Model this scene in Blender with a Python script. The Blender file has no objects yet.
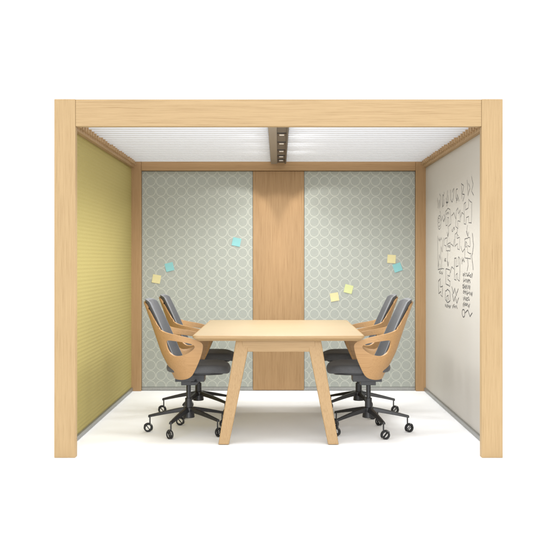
import bpy, bmesh, math, random
from mathutils import Vector, Matrix
random.seed(7)
scene = bpy.context.scene
scene.view_settings.view_transform = 'Standard'
scene.view_settings.look = 'None'
scene.view_settings.exposure = 0
COL = scene.collection

# ------------------------------------------------------------------ materials
def s2l(c):
    c = c/255.0
    return c/12.92 if c <= 0.04045 else ((c+0.055)/1.055)**2.4
def rgb(r, g, b, k=1.0):
    return (s2l(r)*k, s2l(g)*k, s2l(b)*k, 1)

class NT:
    def __init__(s, name):
        s.m = bpy.data.materials.new(name); s.m.use_nodes = True
        s.t = s.m.node_tree; s.n = s.t.nodes; s.b = s.n['Principled BSDF']
    def new(s, typ, **kw):
        n = s.n.new(typ)
        for k, v in kw.items(): setattr(n, k, v)
        return n
    def link(s, a, b): s.t.links.new(a, b)
    def math(s, op, a, b=None, c=None):
        n = s.n.new('ShaderNodeMath'); n.operation = op
        for i, v in enumerate((a, b, c)):
            if v is None: continue
            if isinstance(v, (int, float)): n.inputs[i].default_value = v
            else: s.link(v, n.inputs[i])
        return n.outputs[0]
    def mix(s, fac, a, b, blend='MIX'):
        n = s.n.new('ShaderNodeMix'); n.data_type = 'RGBA'; n.blend_type = blend
        for i, v in ((0, fac), (6, a), (7, b)):
            if isinstance(v, (int, float, tuple)): n.inputs[i].default_value = v
            else: s.link(v, n.inputs[i])
        return n.outputs[2]
    def ramp(s, fac, stops):
        n = s.n.new('ShaderNodeValToRGB'); e = n.color_ramp.elements
        e[0].position, e[0].color = stops[0]; e[1].position, e[1].color = stops[-1]
        for p, c in stops[1:-1]:
            x = e.new(p); x.color = c
        s.link(fac, n.inputs[0]); return n.outputs[0]
    def noise(s, vec, scale, detail=4, rough=.5):
        n = s.n.new('ShaderNodeTexNoise'); n.inputs['Scale'].default_value = scale
        n.inputs['Detail'].default_value = detail; n.inputs['Roughness'].default_value = rough
        if vec is not None: s.link(vec, n.inputs['Vector'])
        return n.outputs[0]
    def coords(s, scale=(1, 1, 1)):
        tc = s.n.new('ShaderNodeTexCoord'); mp = s.n.new('ShaderNodeMapping')
        mp.inputs['Scale'].default_value = scale
        s.link(tc.outputs['Object'], mp.inputs[0]); return mp.outputs[0]
    def bump(s, h, strength=.2, dist=.002):
        n = s.n.new('ShaderNodeBump'); n.inputs['Strength'].default_value = strength
        n.inputs['Distance'].default_value = dist
        s.link(h, n.inputs['Height']); s.link(n.outputs[0], s.b.inputs['Normal'])

def wood(name, base, axis, contrast=1.0, rough=.55):
    m = NT(name)
    st = [1.0, 1.0, 1.0]; st[axis] = 0.012
    v = m.coords(tuple(st))
    st2 = [1.0, 1.0, 1.0]; st2[axis] = 0.02
    v2 = m.coords(tuple(st2))
    fine = m.noise(v, 300, 4, .7)
    broad = m.noise(v2, 45, 3, .5)
    r, g, b = base[:3]
    c = contrast
    dk = (r*(1-.22*c), g*(1-.26*c), b*(1-.32*c), 1)
    lt = (min(1, r*(1+.09*c)), min(1, g*(1+.10*c)), min(1, b*(1+.12*c)), 1)
    f = m.math('ADD', m.math('MULTIPLY', fine, .85), m.math('MULTIPLY', broad, .15))
    col = m.ramp(f, [(.37, dk), (.50, base), (.64, lt)])
    tone = m.ramp(m.noise(m.coords(), 1.3, 2), [(.3, (.97, .965, .96, 1)), (.7, (1.02, 1.02, 1.02, 1))])
    col = m.mix(.8, col, tone, 'MULTIPLY')
    m.link(col, m.b.inputs['Base Color'])
    m.b.inputs['Roughness'].default_value = rough
    m.b.inputs['Specular IOR Level'].default_value = .3
    m.bump(fine, .08, .001)
    return m.m

def plain(name, base, rough=.5, metal=0, nscale=60, amt=.12, bump=.0, emis=None):
    m = NT(name)
    n = m.noise(m.coords(), nscale, 4)
    lo = tuple(x*(1-amt) for x in base[:3])+(1,); hi = tuple(min(1, x*(1+amt)) for x in base[:3])+(1,)
    m.link(m.ramp(n, [(.3, lo), (.7, hi)]), m.b.inputs['Base Color'])
    m.b.inputs['Roughness'].default_value = rough; m.b.inputs['Metallic'].default_value = metal
    if bump: m.bump(n, bump, .001)
    if emis:
        m.b.inputs['Emission Color'].default_value = (1, .97, .92, 1)
        m.b.inputs['Emission Strength'].default_value = emis
    return m.m

OAK = rgb(165, 139, 101)
oak_z = wood('oak_upright_grain', OAK, 2, .9)
oak_x = wood('oak_cross_grain', OAK, 0, .9)
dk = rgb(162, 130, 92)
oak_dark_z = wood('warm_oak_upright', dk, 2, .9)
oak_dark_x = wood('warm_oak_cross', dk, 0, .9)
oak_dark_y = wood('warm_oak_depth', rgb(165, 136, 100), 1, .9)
centre_oak = wood('centre_panel_oak', rgb(155, 124, 87), 2, 1.1)
table_y = wood('table_oak_top', rgb(162, 142, 111), 0, .7, .42)
table_z = wood('table_oak_leg', rgb(161, 132, 93), 2, .8, .45)
table_x = wood('table_oak_edge', rgb(158, 130, 92), 0, .8, .45)
shell_wood = wood('bent_plywood', rgb(168, 131, 88), 0, .8, .42)
white_slat = plain('white_slat_paint', rgb(203, 203, 204), .5, amt=.005)
alu = plain('grey_aluminium', rgb(150, 150, 146), .4, .6, amt=.08)
taupe = plain('taupe_metal', rgb(96, 90, 84), .5, .1, amt=.06)
taupe_light = plain('light_taupe_metal', rgb(142, 134, 124), .5, .1, amt=.05)
fitting = plain('dark_fitting_metal', rgb(54, 52, 50), .4, .3, amt=.1)
black = plain('black_nylon', rgb(34, 34, 36), .35, amt=.2)
rubber = plain('caster_rubber', rgb(22, 22, 24), .6, amt=.2)
lens = plain('lamp_lens', rgb(190, 186, 178), .3, emis=.22)
ink = plain('marker_ink', rgb(56, 56, 58), .6)
ground_m = plain('white_floor', (.968, .974, .98, 1), .8, nscale=3, amt=.005)

def fabric(name, base):
    m = NT(name)
    w = m.noise(m.coords(), 420, 3, .7); b = m.noise(m.coords(), 14, 3)
    col = m.ramp(w, [(.3, tuple(x*.7 for x in base[:3])+(1,)), (.7, tuple(x*1.3 for x in base[:3])+(1,))])
    col = m.mix(.5, col, m.ramp(b, [(.3, (.85, .85, .85, 1)), (.7, (1.1, 1.1, 1.1, 1))]), 'MULTIPLY')
    m.link(col, m.b.inputs['Base Color']); m.b.inputs['Roughness'].default_value = .92
    m.b.inputs['Sheen Weight'].default_value = .1
    m.bump(w, .4, .001); return m.m
grey_fab = fabric('charcoal_wool', rgb(76, 76, 77))
pipe_fab = fabric('light_grey_piping', rgb(104, 104, 105))

def ringmat():
    m = NT('felt_with_circle_pattern')
    tc = m.new('ShaderNodeTexCoord'); sp = m.new('ShaderNodeSeparateXYZ')
    m.link(tc.outputs['Object'], sp.inputs[0])
    p = .098
    a = m.math('SUBTRACT', m.math('FRACT', m.math('ADD', m.math('DIVIDE', sp.outputs[0], p), 50)), .5)
    b = m.math('SUBTRACT', m.math('FRACT', m.math('ADD', m.math('DIVIDE', sp.outputs[2], p), 50)), .5)
    a = m.math('MULTIPLY', a, p); b = m.math('MULTIPLY', b, p)
    d = m.math('SQRT', m.math('ADD', m.math('MULTIPLY', a, a), m.math('MULTIPLY', b, b)))
    e = m.math('ABSOLUTE', m.math('SUBTRACT', d, p*.455))
    mr = m.new('ShaderNodeMapRange', interpolation_type='SMOOTHSTEP')
    m.link(e, mr.inputs[0]); mr.inputs[1].default_value = .0010; mr.inputs[2].default_value = .0042
    mr.inputs[3].default_value = 1; mr.inputs[4].default_value = 0
    r = mr.outputs[0]
    f = m.noise(m.coords(), 300, 3, .7)
    base = m.ramp(f, [(.3, rgb(147, 150, 142)), (.7, rgb(159, 162, 154))])
    col = m.mix(m.math('MULTIPLY', r, .55), base, rgb(200, 199, 186))
    m.link(col, m.b.inputs['Base Color']); m.b.inputs['Roughness'].default_value = .9
    m.bump(m.math('ADD', r, m.math('MULTIPLY', f, .3)), .2, .002)
    return m.m
felt = ringmat()

def ribbed(name, c1, c2, rough=.85):
    m = NT(name)
    f = m.noise(m.coords((1, 1, 6)), 40, 4, .6)
    b = m.noise(m.coords(), 1.2, 2)
    col = m.ramp(f, [(.3, c1), (.7, c2)])
    col = m.mix(.5, col, m.ramp(b, [(.3, (.97, .97, .97, 1)), (.7, (1.02, 1.02, 1.02, 1))]), 'MULTIPLY')
    m.link(col, m.b.inputs['Base Color']); m.b.inputs['Roughness'].default_value = rough
    return m.m
olive = ribbed('olive_ribbed_fabric', rgb(156, 142, 80), rgb(164, 150, 90))
board = ribbed('warm_white_board', rgb(181, 176, 167), rgb(184, 179, 170), .5)

# ------------------------------------------------------------------ helpers
def finish(name, bm, mat, parent=None, bevel=0, smooth=False, segs=2):
    me = bpy.data.meshes.new(name); bmesh.ops.recalc_face_normals(bm, faces=bm.faces)
    bm.to_mesh(me); bm.free()
    for mt in (mat if isinstance(mat, (list, tuple)) else [mat]): me.materials.append(mt)
    ob = bpy.data.objects.new(name, me); COL.objects.link(ob)
    if smooth:
        for p in me.polygons: p.use_smooth = True
    if bevel:
        md = ob.modifiers.new('bevel', 'BEVEL'); md.width = bevel; md.segments = segs; md.limit_method = 'ANGLE'
    if parent: ob.parent = parent
    return ob
def addbox(bm, x0, x1, y0, y1, z0, z1, mi=0):
    vs = [bm.verts.new((x, y, z)) for x in (x0, x1) for y in (y0, y1) for z in (z0, z1)]
    for f in ((0, 1, 3, 2), (4, 6, 7, 5), (0, 4, 5, 1), (2, 3, 7, 6), (0, 2, 6, 4), (1, 5, 7, 3)):
        bm.faces.new([vs[i] for i in f]).material_index = mi
def box(name, x0, x1, y0, y1, z0, z1, mat, parent=None, bevel=.003):
    bm = bmesh.new(); addbox(bm, x0, x1, y0, y1, z0, z1)
    return finish(name, bm, mat, parent, bevel)
def empty(name, loc=(0, 0, 0), rot=0):
    e = bpy.data.objects.new(name, None); e.empty_display_size = .2
    e.location = loc; e.rotation_euler = (0, 0, rot); COL.objects.link(e); return e
def addcyl(bm, c, r1, r2, depth, axis='Z', seg=24, mi=0):
    M = Matrix.Translation(c)
    if axis == 'Y': M = M @ Matrix.Rotation(math.pi/2, 4, 'X')
    if axis == 'X': M = M @ Matrix.Rotation(math.pi/2, 4, 'Y')
    r = bmesh.ops.create_cone(bm, cap_ends=True, segments=seg, radius1=r1, radius2=r2, depth=depth, matrix=M)
    for v in r['verts']:
        for f in v.link_faces: f.material_index = mi

# ------------------------------------------------------------------ ground
bm = bmesh.new()
vs = [bm.verts.new(p) for p in ((-150, -40, 0), (150, -40, 0), (150, 400, 0), (-150, 400, 0))]
bm.faces.new(vs)
g = finish('ground', bm, ground_m); g['kind'] = 'structure'

# ------------------------------------------------------------------ pod
W = 1.42; H = 2.272; DEP = 3.02
FW, FD = .134, .055      # front post width, depth
BW, BD = .108, .12       # back post width, depth
pod = empty('meeting_pod')
pod['label'] = 'open-front oak framed meeting pod with olive and white side walls'
pod['category'] = 'meeting pod'
for sx in (-1, 1):
    a, b = sorted((sx*W, sx*(W-FW)))
    box('post', a, b, 0, FD, 0, H, oak_z, pod, .003)
    a, b = sorted((sx*W, sx*(W-BW)))
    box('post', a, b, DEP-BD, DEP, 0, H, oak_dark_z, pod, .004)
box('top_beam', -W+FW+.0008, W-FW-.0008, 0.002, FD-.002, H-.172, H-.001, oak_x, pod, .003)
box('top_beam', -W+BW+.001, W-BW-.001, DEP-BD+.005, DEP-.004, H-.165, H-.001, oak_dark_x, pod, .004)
Y0, Y1 = FD+.001, DEP-BD-.001
ZC = 2.183
ys = [Y0+.04+.085*i for i in range(100) if Y0+.04+.085*i < Y1-.02]
sl = [Y0+.03+.105*i for i in range(100) if Y0+.03+.105*i < Y1-.02]
for sx in (-1, 1):
    bm = bmesh.new()
    a, b = sorted((sx*(W-.002), sx*(W-.045)))
    addbox(bm, a, b, Y0, Y1, 2.135, H-.002)
    for yy in ys:   # notch blocks carrying the slats
        a, b = sorted((sx*(W-.0455), sx*(W-.070)))
        addbox(bm, a, b, yy+.012, yy+.045, 2.156, 2.235)
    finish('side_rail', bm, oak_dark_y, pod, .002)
    bm = bmesh.new()
    a, b = sorted((sx*.074, sx*(W-.047)))
    for yy in sl: addbox(bm, a, b, yy-.010, yy+.010, ZC, ZC+.034)
    finish('louvre_roof', bm, white_slat, pod, .0015)
# light beam : channel with a lighter cover strip and a row of recessed square lamps
bm = bmesh.new()
addbox(bm, -.072, .072, Y0, Y1-.001, 2.182, 2.255)
addbox(bm, .060, .072, Y0+.001, Y1-.002, 2.170, 2.1815)
lb = finish('light_beam', bm, taupe, pod, .002)
box('cover_strip', -.072, -.012, Y0+.001, Y1-.002, 2.170, 2.1815, taupe_light, lb, .002)
lampy = [.45, .95, 1.45, 1.95, 2.35, 2.66]
for yy in lampy:
    bm = bmesh.new()
    addbox(bm, -.008, .056, yy-.07, yy+.07, 2.176, 2.1815)
    addbox(bm, .006, .042, yy-.030, yy+.030, 2.1745, 2.1758, 1)
    finish('downlight', bm, [fitting, lens], lb)

# back wall
yb = 2.935
bw = box('back_wall', -W+BW+.002, W-BW-.002, yb+.02, yb+.06, .012, H-.167, felt, pod, 0)
CW = .245
for sx in (-1, 1):
    a, b = sorted((sx*(W-BW-.002), sx*(CW+.002)))
    box('patterned_panel', a, b, yb, yb+.0195, .035, H-.168, felt, bw, .003)
    box('skirting', a, b, yb-.004, yb+.019, .004, .034, alu, bw, .001)
box('centre_panel', -CW, CW, yb-.008, yb+.019, .006, H-.168, centre_oak, bw, .003)

# side walls : corrugated sheets
def corrugated(name, sx, mat, amp, pitch, parent):
    bm = bmesh.new(); xi = sx*(W-.014); z0, z1 = .034, 2.134
    n = int((z1-z0)/pitch*6); rows = []
    for i in range(n+1):
        z = z0+(z1-z0)*i/n
        o = amp*.5*(1-math.cos(2*math.pi*(z-z0)/pitch))
        x = xi - sx*o
        rows.append((bm.verts.new((x, Y0, z)), bm.verts.new((x, Y1, z)),
                     bm.verts.new((sx*(W-.003), Y1, z)), bm.verts.new((sx*(W-.003), Y0, z))))
    for a, b in zip(rows, rows[1:]):
        for k in range(4): bm.faces.new((a[k], a[(k+1) % 4], b[(k+1) % 4], b[k]))
    bm.faces.new(rows[0]); bm.faces.new(rows[-1][::-1])
    ob = finish(name, bm, mat, parent, 0, True)
    ob.data.set_sharp_from_angle(angle=math.radians(60))
    return ob
lw = corrugated('side_wall', -1, olive, .0018, .028, pod); lw['label'] = 'olive yellow ribbed side wall'
rw = corrugated('side_wall', 1, board, .0001, .028, pod); rw['label'] = 'warm white writable side wall'
for w_, sx in ((lw, -1), (rw, 1)):
    a, b = sorted((sx*(W-.004), sx*(W-.030)))
    box('bottom_rail', a, b, Y0+.001, Y1-.001, .003, .033, alu, w_, .001)

# marker drawing on white wall; (u = towards the front, z)
strokes = []
rnd = random.Random(12)
WID = [.0024]
def S(*p): strokes.append((list(p), WID[0]))
def arc(cx, cz, rx, rz, a0=0, a1=360, n=16):
    S(*[(cx+rx*math.cos(math.radians(a0+(a1-a0)*i/n)), cz+rz*math.sin(math.radians(a0+(a1-a0)*i/n))) for i in range(n+1)])
def word(u, z, n, h=.02):
    x = u
    for _ in range(n):
        w_ = rnd.uniform(.022, .05); k = rnd.choice((0, 1, 2, 3)); dz = rnd.uniform(-.008, .008)
        if k == 0: arc(x+w_/2, z+dz, w_/2, h*rnd.uniform(.5, .9), rnd.uniform(0, 90), rnd.uniform(300, 420), 8)
        elif k == 1: S((x, z-h+dz), (x+w_*.3, z+h*1.3), (x+w_*.6, z-h*.5), (x+w_, z+h*.3))
        elif k == 2: S((x, z+h*.7+dz), (x+w_*.4, z-h), (x+w_, z+h))
        else: S((x, z+dz), (x+w_*.5, z+h), (x+w_*.8, z-h*.6), (x+w_*1.1, z-h*.1))
        x += w_*1.35
# heading: spaced, abstract hand-drawn characters
WID[0] = .0034
S((.04, 1.80), (.07, 1.71), (.12, 1.78), (.15, 1.70), (.19, 1.81), (.14, 1.83))
arc(.31, 1.76, .045, .05, 40, 370); S((.27, 1.70), (.36, 1.83))
arc(.49, 1.77, .05, .045, 170, 390); S((.50, 1.83), (.48, 1.70)); S((.45, 1.74), (.54, 1.73))
S((.64, 1.83), (.65, 1.75), (.71, 1.72), (.76, 1.75), (.79, 1.83), (.72, 1.80))
arc(.91, 1.77, .045, .045, 60, 330); S((.88, 1.70), (.92, 1.77), (.99, 1.71))
S((1.10, 1.72), (1.08, 1.84), (1.17, 1.81), (1.11, 1.76), (1.20, 1.75), (1.13, 1.70))
S((1.29, 1.85), (1.32, 1.73), (1.39, 1.78), (1.34, 1.82)); S((1.44, 1.86), (1.50, 1.80), (1.44, 1.76), (1.51, 1.72))
WID[0] = .0027
# freehand sketches, angular outlines linked down the board
arc(.13, 1.58, .08, .06, 15, 395); arc(.11, 1.60, .03, .02); S((.09, 1.55), (.13, 1.54), (.17, 1.56)); S((.17, 1.62), (.20, 1.66), (.16, 1.68))
S((.21, 1.59), (.27, 1.63), (.33, 1.58), (.39, 1.61)); S((.34, 1.64), (.40, 1.61), (.335, 1.575))
S((.42, 1.66), (.44, 1.54), (.50, 1.54), (.51, 1.61), (.57, 1.60), (.56, 1.53), (.66, 1.55), (.63, 1.67), (.52, 1.68), (.42, 1.66)); word(.45, 1.64, 3, .012)
S((.53, 1.535), (.55, 1.49), (.52, 1.45)); S((.49, 1.49), (.52, 1.445), (.57, 1.48))
S((.38, 1.43), (.50, 1.44), (.48, 1.38), (.64, 1.40), (.62, 1.33), (.44, 1.33), (.46, 1.37), (.37, 1.38), (.38, 1.43)); S((.66, 1.385), (.76, 1.36), (.80, 1.42)); word(.52, 1.365, 2, .012)
S((.68, 1.61), (.78, 1.63), (.86, 1.58)); S((.88, 1.64), (.86, 1.52), (.95, 1.50), (.94, 1.56), (1.03, 1.55), (1.04, 1.64), (.97, 1.61), (.94, 1.66), (.88, 1.64)); S((.93, 1.50), (.90, 1.46), (.96, 1.44))
S((1.05, 1.58), (1.10, 1.62), (1.16, 1.60)); S((1.18, 1.68), (1.24, 1.69), (1.23, 1.63), (1.33, 1.64), (1.34, 1.70), (1.45, 1.67), (1.44, 1.52), (1.35, 1.53), (1.34, 1.58), (1.26, 1.57), (1.25, 1.52), (1.18, 1.53), (1.18, 1.68))
S((1.30, 1.515), (1.28, 1.47), (1.31, 1.43)); S((1.26, 1.47), (1.31, 1.425), (1.35, 1.46))
S((1.20, 1.41), (1.39, 1.42), (1.40, 1.35), (1.31, 1.36), (1.30, 1.31), (1.42, 1.30), (1.41, 1.26), (1.20, 1.27), (1.21, 1.41)); arc(1.25, 1.37, .025, .02); S((1.20, 1.34), (1.12, 1.31), (1.06, 1.36))
S((.83, 1.46), (.90, 1.47), (.91, 1.42), (1.01, 1.43), (1.01, 1.33), (.93, 1.34), (.92, 1.38), (.82, 1.36), (.83, 1.46)); word(.70, 1.50, 3, .016)
S((.05, 1.47), (.06, 1.17), (.35, 1.18)); S((.08, 1.20), (.13, 1.30), (.17, 1.25), (.22, 1.37), (.27, 1.32), (.33, 1.44)); word(.10, 1.43, 3, .016); word(.12, 1.14, 4, .014)
S((.10, 1.17), (.10, 1.24)); S((.17, 1.17), (.17, 1.22)); S((.24, 1.17), (.24, 1.28))
S((.53, 1.33), (.50, 1.26), (.54, 1.20)); S((.49, 1.245), (.54, 1.195), (.57, 1.24))
WID[0] = .0034
S((.44, 1.18), (.62, 1.17), (.61, 1.12), (.51, 1.13), (.52, 1.09), (.63, 1.08), (.62, 1.04), (.44, 1.05), (.44, 1.18))
S((.64, 1.15), (.70, 1.20), (.78, 1.18)); S((.81, 1.27), (.88, 1.27), (.87, 1.20), (.95, 1.21), (.96, 1.28), (1.03, 1.26), (1.01, 1.09), (.93, 1.10), (.92, 1.15), (.87, 1.14), (.88, 1.09), (.80, 1.10), (.81, 1.27))
S((1.30, 1.265), (1.33, 1.21), (1.29, 1.17)); word(1.10, 1.25, 2, .02); word(.38, 1.25, 2, .02)
for i in range(6): word(1.12+rnd.uniform(0, .05), 1.14-.045*i, rnd.randint(4, 7), .017)
S((.09, 1.07), (.18, 1.09), (.17, 1.02), (.29, 1.03), (.28, .94), (.20, .95), (.21, .98), (.10, .96), (.09, 1.07))
S((.41, .92), (.42, .99), (.52, 1.01), (.62, .99), (.63, .92), (.52, .90), (.42, .92)); S((.49, .91), (.48, .95), (.54, .96), (.56, .92)); word(.40, .87, 5, .014)
S((.70, 1.04), (.76, .98), (.82, 1.03), (.88, .97), (.96, 1.03)); S((.72, .98), (.78, .92), (.84, .97), (.90, .91), (.98, .96)); word(.72, .88, 4, .014)
arc(1.16, .85, .05, .030, 0, 380); S((1.22, .86), (1.32, .88), (1.40, .84), (1.47, .87)); S((1.47, 1.45), (1.51, 1.36), (1.46, 1.28), (1.50, 1.18))
def rough(pts):
    out = []
    for a, b in zip(pts, pts[1:]):
        d = math.hypot(b[0]-a[0], b[1]-a[1]); n = max(1, int(d/.03))
        for i in range(n): out.append((a[0]+(b[0]-a[0])*i/n+rnd.uniform(-.006, .006), a[1]+(b[1]-a[1])*i/n+rnd.uniform(-.0035, .0035)))
    out.append(pts[-1]); return out
bm = bmesh.new()
def ribbon(pts, xo, w):
    P = []
    for i, p in enumerate(pts):
        a = Vector(pts[max(i-1, 0)]); b = Vector(pts[min(i+1, len(pts)-1)])
        d = (b-a); d = d.normalized() if d.length > 1e-6 else Vector((1, 0)); nrm = Vector((-d.y, d.x))*w
        q = Vector(p); P.append((q+nrm, q-nrm))
    V = [[bm.verts.new((xo, 2.30-a.x, a.y)) for a in pr] for pr in P]
    for a, b in zip(V, V[1:]):
        try: bm.faces.new((a[0], a[1], b[1], b[0]))
        except ValueError: pass
for i, (st, w_) in enumerate(strokes): ribbon(rough(st), W-.014-.0006-.00001*i, w_)
mk = finish('marker_drawing', bm, ink, rw)

# ------------------------------------------------------------------ sticky notes
def note_mat(nm, c): return plain(nm, c, .8, nscale=20, amt=.03)
teal = note_mat('teal_paper', rgb(124, 176, 176)); yel = note_mat('yellow_paper', rgb(200, 190, 142)); grn = note_mat('lime_paper', rgb(188, 192, 136))
SB = 158*5.7/(5.7+yb)
for px, py, r, mt, nm in ((237, 242, 12, teal, 'pale teal'), (170, 267, -14, teal, 'pale teal'), (157, 279, 10, yel, 'pale yellow'),
                      (335, 297, -10, yel, 'pale yellow'), (349, 289, 14, grn, 'lime yellow'), (392, 259, 4, yel, 'pale yellow'), (398, 267.5, -18, teal, 'pale teal')):
    bm = bmesh.new(); n = 6; sz = .080
    G = [[bm.verts.new((sz*(i/n-.5), -.004*(1-j/n)**2, sz*(j/n-.5))) for i in range(n+1)] for j in range(n+1)]
    for j in range(n):
        for i in range(n): bm.faces.new((G[j][i], G[j][i+1], G[j+1][i+1], G[j+1][i]))
    o = finish('sticky_note', bm, mt, None, 0, True)
    o.location = ((px-279)/SB, yb-.0015, 1.253-(py-260)/SB); o.rotation_euler = (0, math.radians(r), 0)
    o['label'] = nm+' square sticky note on the circle-patterned panel'; o['category'] = 'sticky note'; o['group'] = 'sticky notes on the back panels'

# ------------------------------------------------------------------ table
tb = empty('meeting_table', (0, 1.2, 0)); tb['label'] = 'light oak meeting table with splayed tapered legs'; tb['category'] = 'table'
TW, TL = .585, .80
bm = bmesh.new()
def roundrect(hx, hy, r, n=5):
    pts = []
    for cx, cy, a in ((hx-r, hy-r, 0), (-hx+r, hy-r, 90), (-hx+r, -hy+r, 180), (hx-r, -hy+r, 270)):
        for i in range(n+1):
            t = math.radians(a+90*i/n); pts.append((cx+r*math.cos(t), cy+r*math.sin(t)))
    return pts
loops = []
for ins, z in ((-.034, .702), (-.002, .720), (0, .724), (0, .737), (-.003, .740), (-.009, .7402), (-.011, .7398)):
    loops.append([bm.verts.new((x, y, z)) for x, y in roundrect(TW+ins, TL+ins, .035)])
for a, b in zip(loops, loops[1:]):
    for i in range(len(a)): bm.faces.new((a[i], a[(i+1) % len(a)], b[(i+1) % len(a)], b[i])).material_index = 1
bm.faces.new(loops[0][::-1]); bm.faces.new(loops[-1])
finish('table_top', bm, [table_y, table_x], tb)
for sy in (-1, 1):
    fx, tx = (.372, .245) if sy < 0 else (.405, .290)
    box('apron', -tx-.005, tx+.005, sy*(TL-.11)-.02, sy*(TL-.11)+.02, .622, .7015, table_x, tb, .003)
    for sx in (-1, 1):
        bm = bmesh.new(); N = 8; rings = []
        for i in range(N+1):
            t = i/N
            cx = sx*(fx+(tx-fx)*t); cy = sy*(TL-.02+(-.11)*t); z = .003+.698*t
            hx = .036+.012*t; hy = .024+.010*t
            rings.append([bm.verts.new((cx+a*hx, cy+b*hy, z)) for a, b in ((-1, -1), (1, -1), (1, 1), (-1, 1))])
        for a, b in zip(rings, rings[1:]):
            for k in range(4): bm.faces.new((a[k], a[(k+1) % 4], b[(k+1) % 4], b[k]))
        bm.faces.new(rings[0][::-1]); bm.faces.new(rings[-1])
        finish('leg', bm, table_z, tb, .006, segs=3)
box('stretcher', -.025, .025, -TL+.14, TL-.14, .65, .70, table_x, tb, .003)

# ------------------------------------------------------------------ chair
def plan(u, z, inset=0.0, hw=1.0):
    s = 1 if u >= 0 else -1; u = abs(u)
    a = .085; r = .175; q = r*math.pi/2
    if u < a: x, y = 0, u
    elif u < a+q:
        t = (u-a)/r; x = r-r*math.cos(t); y = a+r*math.sin(t)
    else: x = r+(u-a-q); y = a+r
    if u < a: nx, ny = 1, 0
    elif u < a+q: t = (u-a)/r; nx, ny = math.cos(t), -math.sin(t)
    else: nx, ny = 0, -1
    x += nx*inset; y += ny*inset
    k = max(0, min(1, (z-.38)/.24)); k = k*k*(3-2*k)
    y *= .80+.22*k
    back = max(0, 1-x/.32)
    rec = (z-.44)*.34 + max(0, z-.75)**2*.1
    x = -.130 + x - rec*(.25+.75*back)
    x += (1-k)*.03*back
    return Vector((x, s*y, z))
chair = empty('office_chair')
# bent-plywood shell: spine up the back, flank tucking under the seat, arm swept forward
outer = [(0, .415), (0, .55), (0, .70), (0, .85), (0, .950), (.09, .949), (.150, .936), (.172, .87), (.196, .805), (.234, .760),
         (.32, .738), (.41, .724), (.50, .706), (.580, .682), (.604, .650), (.565, .570), (.485, .485), (.40, .428), (.27, .406), (.12, .408)]
inner = [(.285, .590), (.268, .602), (.258, .618), (.253, .634), (.252, .650), (.255, .665), (.262, .677), (.274, .685), (.292, .689), (.32, .689),
         (.37, .685), (.42, .679), (.475, .671), (.515, .660), (.528, .646), (.510, .628), (.465, .606), (.41, .588), (.36, .579), (.315, .579)]
def cmp_(P): return [(u if u < .2 else .2+(u-.2)*.66, z) for u, z in P]
outer, inner = cmp_(outer), cmp_(inner)
def cr(P, m=3):
    out = []; n = len(P)
    for i in range(n):
        p0, p1, p2, p3 = [Vector(P[(i+k-1) % n]) for k in range(4)]
        for j in range(m):
            t = j/m
            out.append(.5*((2*p1)+(-p0+p2)*t+(2*p0-5*p1+4*p2-p3)*t*t+(-p0+3*p1-3*p2+p3)*t**3))
    return out
O, I = cr(outer), cr(inner)
for p in O: p.x = max(0, p.x)
for k in range(0, 13): O[k].x = 0
bm = bmesh.new(); L = 8
for s in (1, -1):
    R = []
    for k in range(L+1):
        R.append([bm.verts.new(plan(s*(max(1e-6, o.lerp(i_, k/L).x)), o.lerp(i_, k/L).y)) for o, i_ in zip(O, I)])
    for a, b in zip(R, R[1:]):
        for i in range(len(a)): bm.faces.new((a[i], a[(i+1) % len(a)], b[(i+1) % len(a)], b[i]))
bmesh.ops.remove_doubles(bm, verts=bm.verts, dist=.0008)
sh = finish('plywood_shell', bm, shell_wood, chair, 0, True)
md = sh.modifiers.new('t', 'SOLIDIFY'); md.thickness = .012; md.offset = 0
md = sh.modifiers.new('b', 'BEVEL'); md.width = .002; md.segments = 2; md.limit_method = 'ANGLE'
def backU(z):
    t = (z-.46)/(.975-.46); t = max(0, min(1, t))
    return .270-.060*t-.030*t*t
bm = bmesh.new(); NU, NZ = 20, 22
def patch(z0, z1, ins, shrink=0):
    G = []
    for j in range(NZ+1):
        z = z0+(z1-z0)*j/NZ; row = []
        for i in range(NU+1):
            v = -1+2*i/NU
            U = backU(z)-shrink
            zz = z-.018*(abs(v)**6)*(j/NZ)
            row.append(bm.verts.new(plan(v*U, zz, ins)))
        G.append(row)
    for j in range(NZ):
        for i in range(NU): bm.faces.new((G[j][i], G[j][i+1], G[j+1][i+1], G[j+1][i]))
    return G
def boundary(G): return G[0]+[r[-1] for r in G[1:]]+G[-1][-2::-1]+[r[0] for r in G[-2:0:-1]]
A = patch(.47, .975, .0085); B = patch(.48, .967, .025, .010)
ba, bb = boundary(A), boundary(B)
for i in range(len(ba)): bm.faces.new((ba[i], ba[(i+1) % len(ba)], bb[(i+1) % len(ba)], bb[i])).material_index = 1
bk = finish('backrest', bm, [grey_fab, pipe_fab], chair, .005, True, 3)
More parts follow.
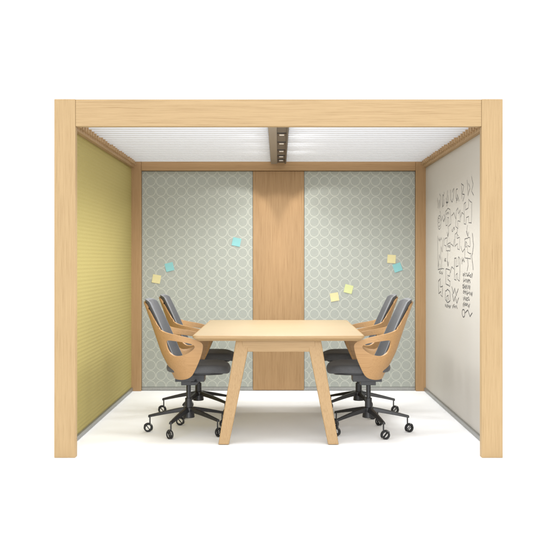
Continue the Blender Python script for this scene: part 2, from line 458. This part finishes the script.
# seat cushion
bm = bmesh.new(); N = 40; prof = []
def seatpt(th, sc, z):
    c, s_ = math.cos(th), math.sin(th); e = 2/3.4
    x = (abs(c)**e)*(1 if c >= 0 else -1); y = (abs(s_)**e)*(1 if s_ >= 0 else -1)
    X = .075+x*.230*sc; wd = .212 if x > 0 else .212-.03*abs(x)
    zz = z - (.022*max(0, (X-.20)/.11)**2 if X > .20 else 0)
    return (X, y*wd*sc, zz)
rr = [(.84, .449), (.95, .452), (.988, .460), (1.0, .474), (.988, .492), (.95, .504), (.82, .510), (.60, .507), (.3, .503)]
loops = [[bm.verts.new(seatpt(2*math.pi*i/N, sc, z)) for i in range(N)] for sc, z in rr]
for a, b in zip(loops, loops[1:]):
    for i in range(N): bm.faces.new((a[i], a[(i+1) % N], b[(i+1) % N], b[i]))
bm.faces.new(loops[0][::-1]); bm.faces.new(loops[-1])
finish('seat', bm, grey_fab, chair, 0, True)
bm = bmesh.new()
lo = [[bm.verts.new(seatpt(2*math.pi*i/N, sc, z)) for i in range(N)] for sc, z in ((.55, .428), (.78, .434), (.86, .448))]
for a, b in zip(lo, lo[1:]):
    for i in range(N): bm.faces.new((a[i], a[(i+1) % N], b[(i+1) % N], b[i]))
bm.faces.new(lo[0][::-1]); bm.faces.new(lo[-1])
finish('seat_pan', bm, black, chair, 0, True)
# mechanism + column
bm = bmesh.new()
addbox(bm, -.09, .12, -.07, .07, .375, .4275)
addbox(bm, -.05, .06, -.04, .04, .345, .376)
addcyl(bm, (.06, -.115, .385), .008, .008, .13, 'Y', 12)
addbox(bm, .035, .085, -.20, -.165, .380, .390)
finish('tilt_mechanism', bm, black, chair, .008)
bm = bmesh.new()
addcyl(bm, (0, 0, .275), .017, .017, .15); addcyl(bm, (0, 0, .185), .028, .025, .13)
finish('gas_column', bm, black, chair, .002, False)
# star base
bm = bmesh.new(); angs = [178+72*k for k in range(5)]
addcyl(bm, (0, 0, .145), .045, .038, .075)
for a in angs:
    M = Matrix.Rotation(math.radians(a), 4, 'Z'); rings = []
    for i in range(9):
        t = i/8; r = .03+.265*t
        zc = .165-.052*t**1.2; hw = .024-.011*t; hh = .018-.008*t
        rings.append([bm.verts.new(M @ Vector((r, p*hw, zc+q*hh))) for p, q in ((-1, -.8), (-.6, 1), (.6, 1), (1, -.8))])
    for p, q in zip(rings, rings[1:]):
        for k in range(4): bm.faces.new((p[k], p[(k+1) % 4], q[(k+1) % 4], q[k]))
    bm.faces.new(rings[0][::-1]); bm.faces.new(rings[-1])
finish('star_base', bm, black, chair, .004)
def ringmesh(bm, cy, prof, n=28, cx=-.016, cz=.0355):
    V = [[bm.verts.new((cx+r*math.cos(2*math.pi*i/n), cy+yy, cz+r*math.sin(2*math.pi*i/n))) for r, yy in prof] for i in range(n)]
    for i in range(n):
        p, q = V[i], V[(i+1) % n]; m_ = len(prof)
        for k in range(m_): bm.faces.new((p[k], p[(k+1) % m_], q[(k+1) % m_], q[k]))
for j, a in enumerate(angs):
    M = Matrix.Rotation(math.radians(a), 4, 'Z')
    c = empty('caster', M @ Vector((.283, 0, 0)), math.radians((20, -50, 140, 190, 8)[j])); c.parent = chair
    c.scale = (.88, .88, .88)
    bm = bmesh.new()
    addcyl(bm, (0, 0, .0985), .006, .006, .065, seg=10)
    R1 = []
    for i in range(13):
        t = math.radians(-40+190*i/12)
        R1.append([bm.verts.new((-.016+rad*math.cos(t), yy, .0355+rad*math.sin(t))) for rad, yy in ((.037, -.005), (.041, -.005), (.041, .005), (.037, .005))])
    for p, q in zip(R1, R1[1:]):
        for k in range(4): bm.faces.new((p[k], p[(k+1) % 4], q[(k+1) % 4], q[k]))
    bm.faces.new(R1[0]); bm.faces.new(R1[-1][::-1])
    finish('caster_fork', bm, black, c, .001)
    for sy in (-1, 1):
        bm = bmesh.new()
        ringmesh(bm, sy*.010, [(.023, -.0035), (.032, -.0045), (.035, -.002), (.035, .002), (.032, .0045), (.023, .0035)])
        M2 = Matrix.Translation((-.016, sy*.010, .0355)) @ Matrix.Rotation(.9, 4, 'Y')
        bmesh.ops.create_cube(bm, size=1, matrix=M2 @ Matrix.Diagonal((.050, .005, .006, 1)))
        finish('wheel', bm, rubber, c, 0, True)

def kids(o): return [x for x in bpy.data.objects if x.parent == o]
def clone(src, loc, rot):
    n = src.copy(); COL.objects.link(n); n.location = loc; n.rotation_euler = (0, 0, rot)
    def rec(a, b):
        for k in kids(a):
            c = k.copy(); COL.objects.link(c); c.parent = b; rec(k, c)
    rec(src, n); return n
places = [((-.655, .86, 0), 0), ((.655, .86, 0), math.pi), ((-.655, 1.66, 0), .03), ((.655, 1.66, 0), math.pi-.03)]
chair.location = places[0][0]
chs = [chair]
bpy.context.view_layer.update()
for l, r in places[1:]: chs.append(clone(chair, l, r))
for c in chs:
    c['label'] = 'charcoal upholstered swivel chair with bent plywood arms at the table'
    c['category'] = 'office chair'; c['group'] = 'swivel chairs around the meeting table'

# ------------------------------------------------------------------ light
w = bpy.data.worlds.new('World'); scene.world = w; w.use_nodes = True
w.node_tree.nodes['Background'].inputs[0].default_value = (.98, .988, 1, 1)
w.node_tree.nodes['Background'].inputs[1].default_value = 1.7
def area(name, loc, tgt, size, power, col=(1, 1, 1)):
    l = bpy.data.lights.new(name, 'AREA'); l.size = size; l.energy = power; l.color = col
    o = bpy.data.objects.new(name, l); COL.objects.link(o); o.location = loc
    o.rotation_euler = (Vector(tgt)-Vector(loc)).to_track_quat('-Z', 'Y').to_euler(); return o
area('added_fill_lamp', (.8, -8, 2.4), (0, 1.5, .8), 4.0, 260)  # added fill light behind the camera, brightens the lower side walls
def spot(loc, tgt, ang, blend, power, col=(.94, .97, 1), soft=.03):
    l = bpy.data.lights.new('downlight_lamp', 'SPOT'); l.spot_size = math.radians(ang); l.spot_blend = blend
    l.energy = power; l.color = col; l.shadow_soft_size = soft
    o = bpy.data.objects.new('downlight_lamp', l); COL.objects.link(o); o.location = loc
    o.rotation_euler = (Vector(tgt)-Vector(loc)).to_track_quat('-Z', 'Y').to_euler()
for yy, pw in ((.36, 84), (.95, 70), (1.45, 64), (1.95, 60)):
    spot((.02, yy, 2.150), (.02, yy, 0), 167, .55, pw, soft=.20)
spot((0, 2.60, 2.155), (0, 2.62, 0), 104, .22, 5, col=(1, .99, .97))
for sx in (-1, 1):
    spot((sx*.05, 2.58, 2.155), (sx*(.05+.62), 2.68, 1.155), 92, .22, 11, col=(1, .99, .97))

# ------------------------------------------------------------------ camera
cd = bpy.data.cameras.new('camera'); cam = bpy.data.objects.new('camera', cd); COL.objects.link(cam)
cam.location = (0, -5.7, 1.253); cam.rotation_euler = (math.pi/2, 0, 0)
cd.sensor_width = 36; cd.lens = 36*900.6/557; cd.shift_y = -18.5/557; cd.clip_end = 1000
scene.camera = cam
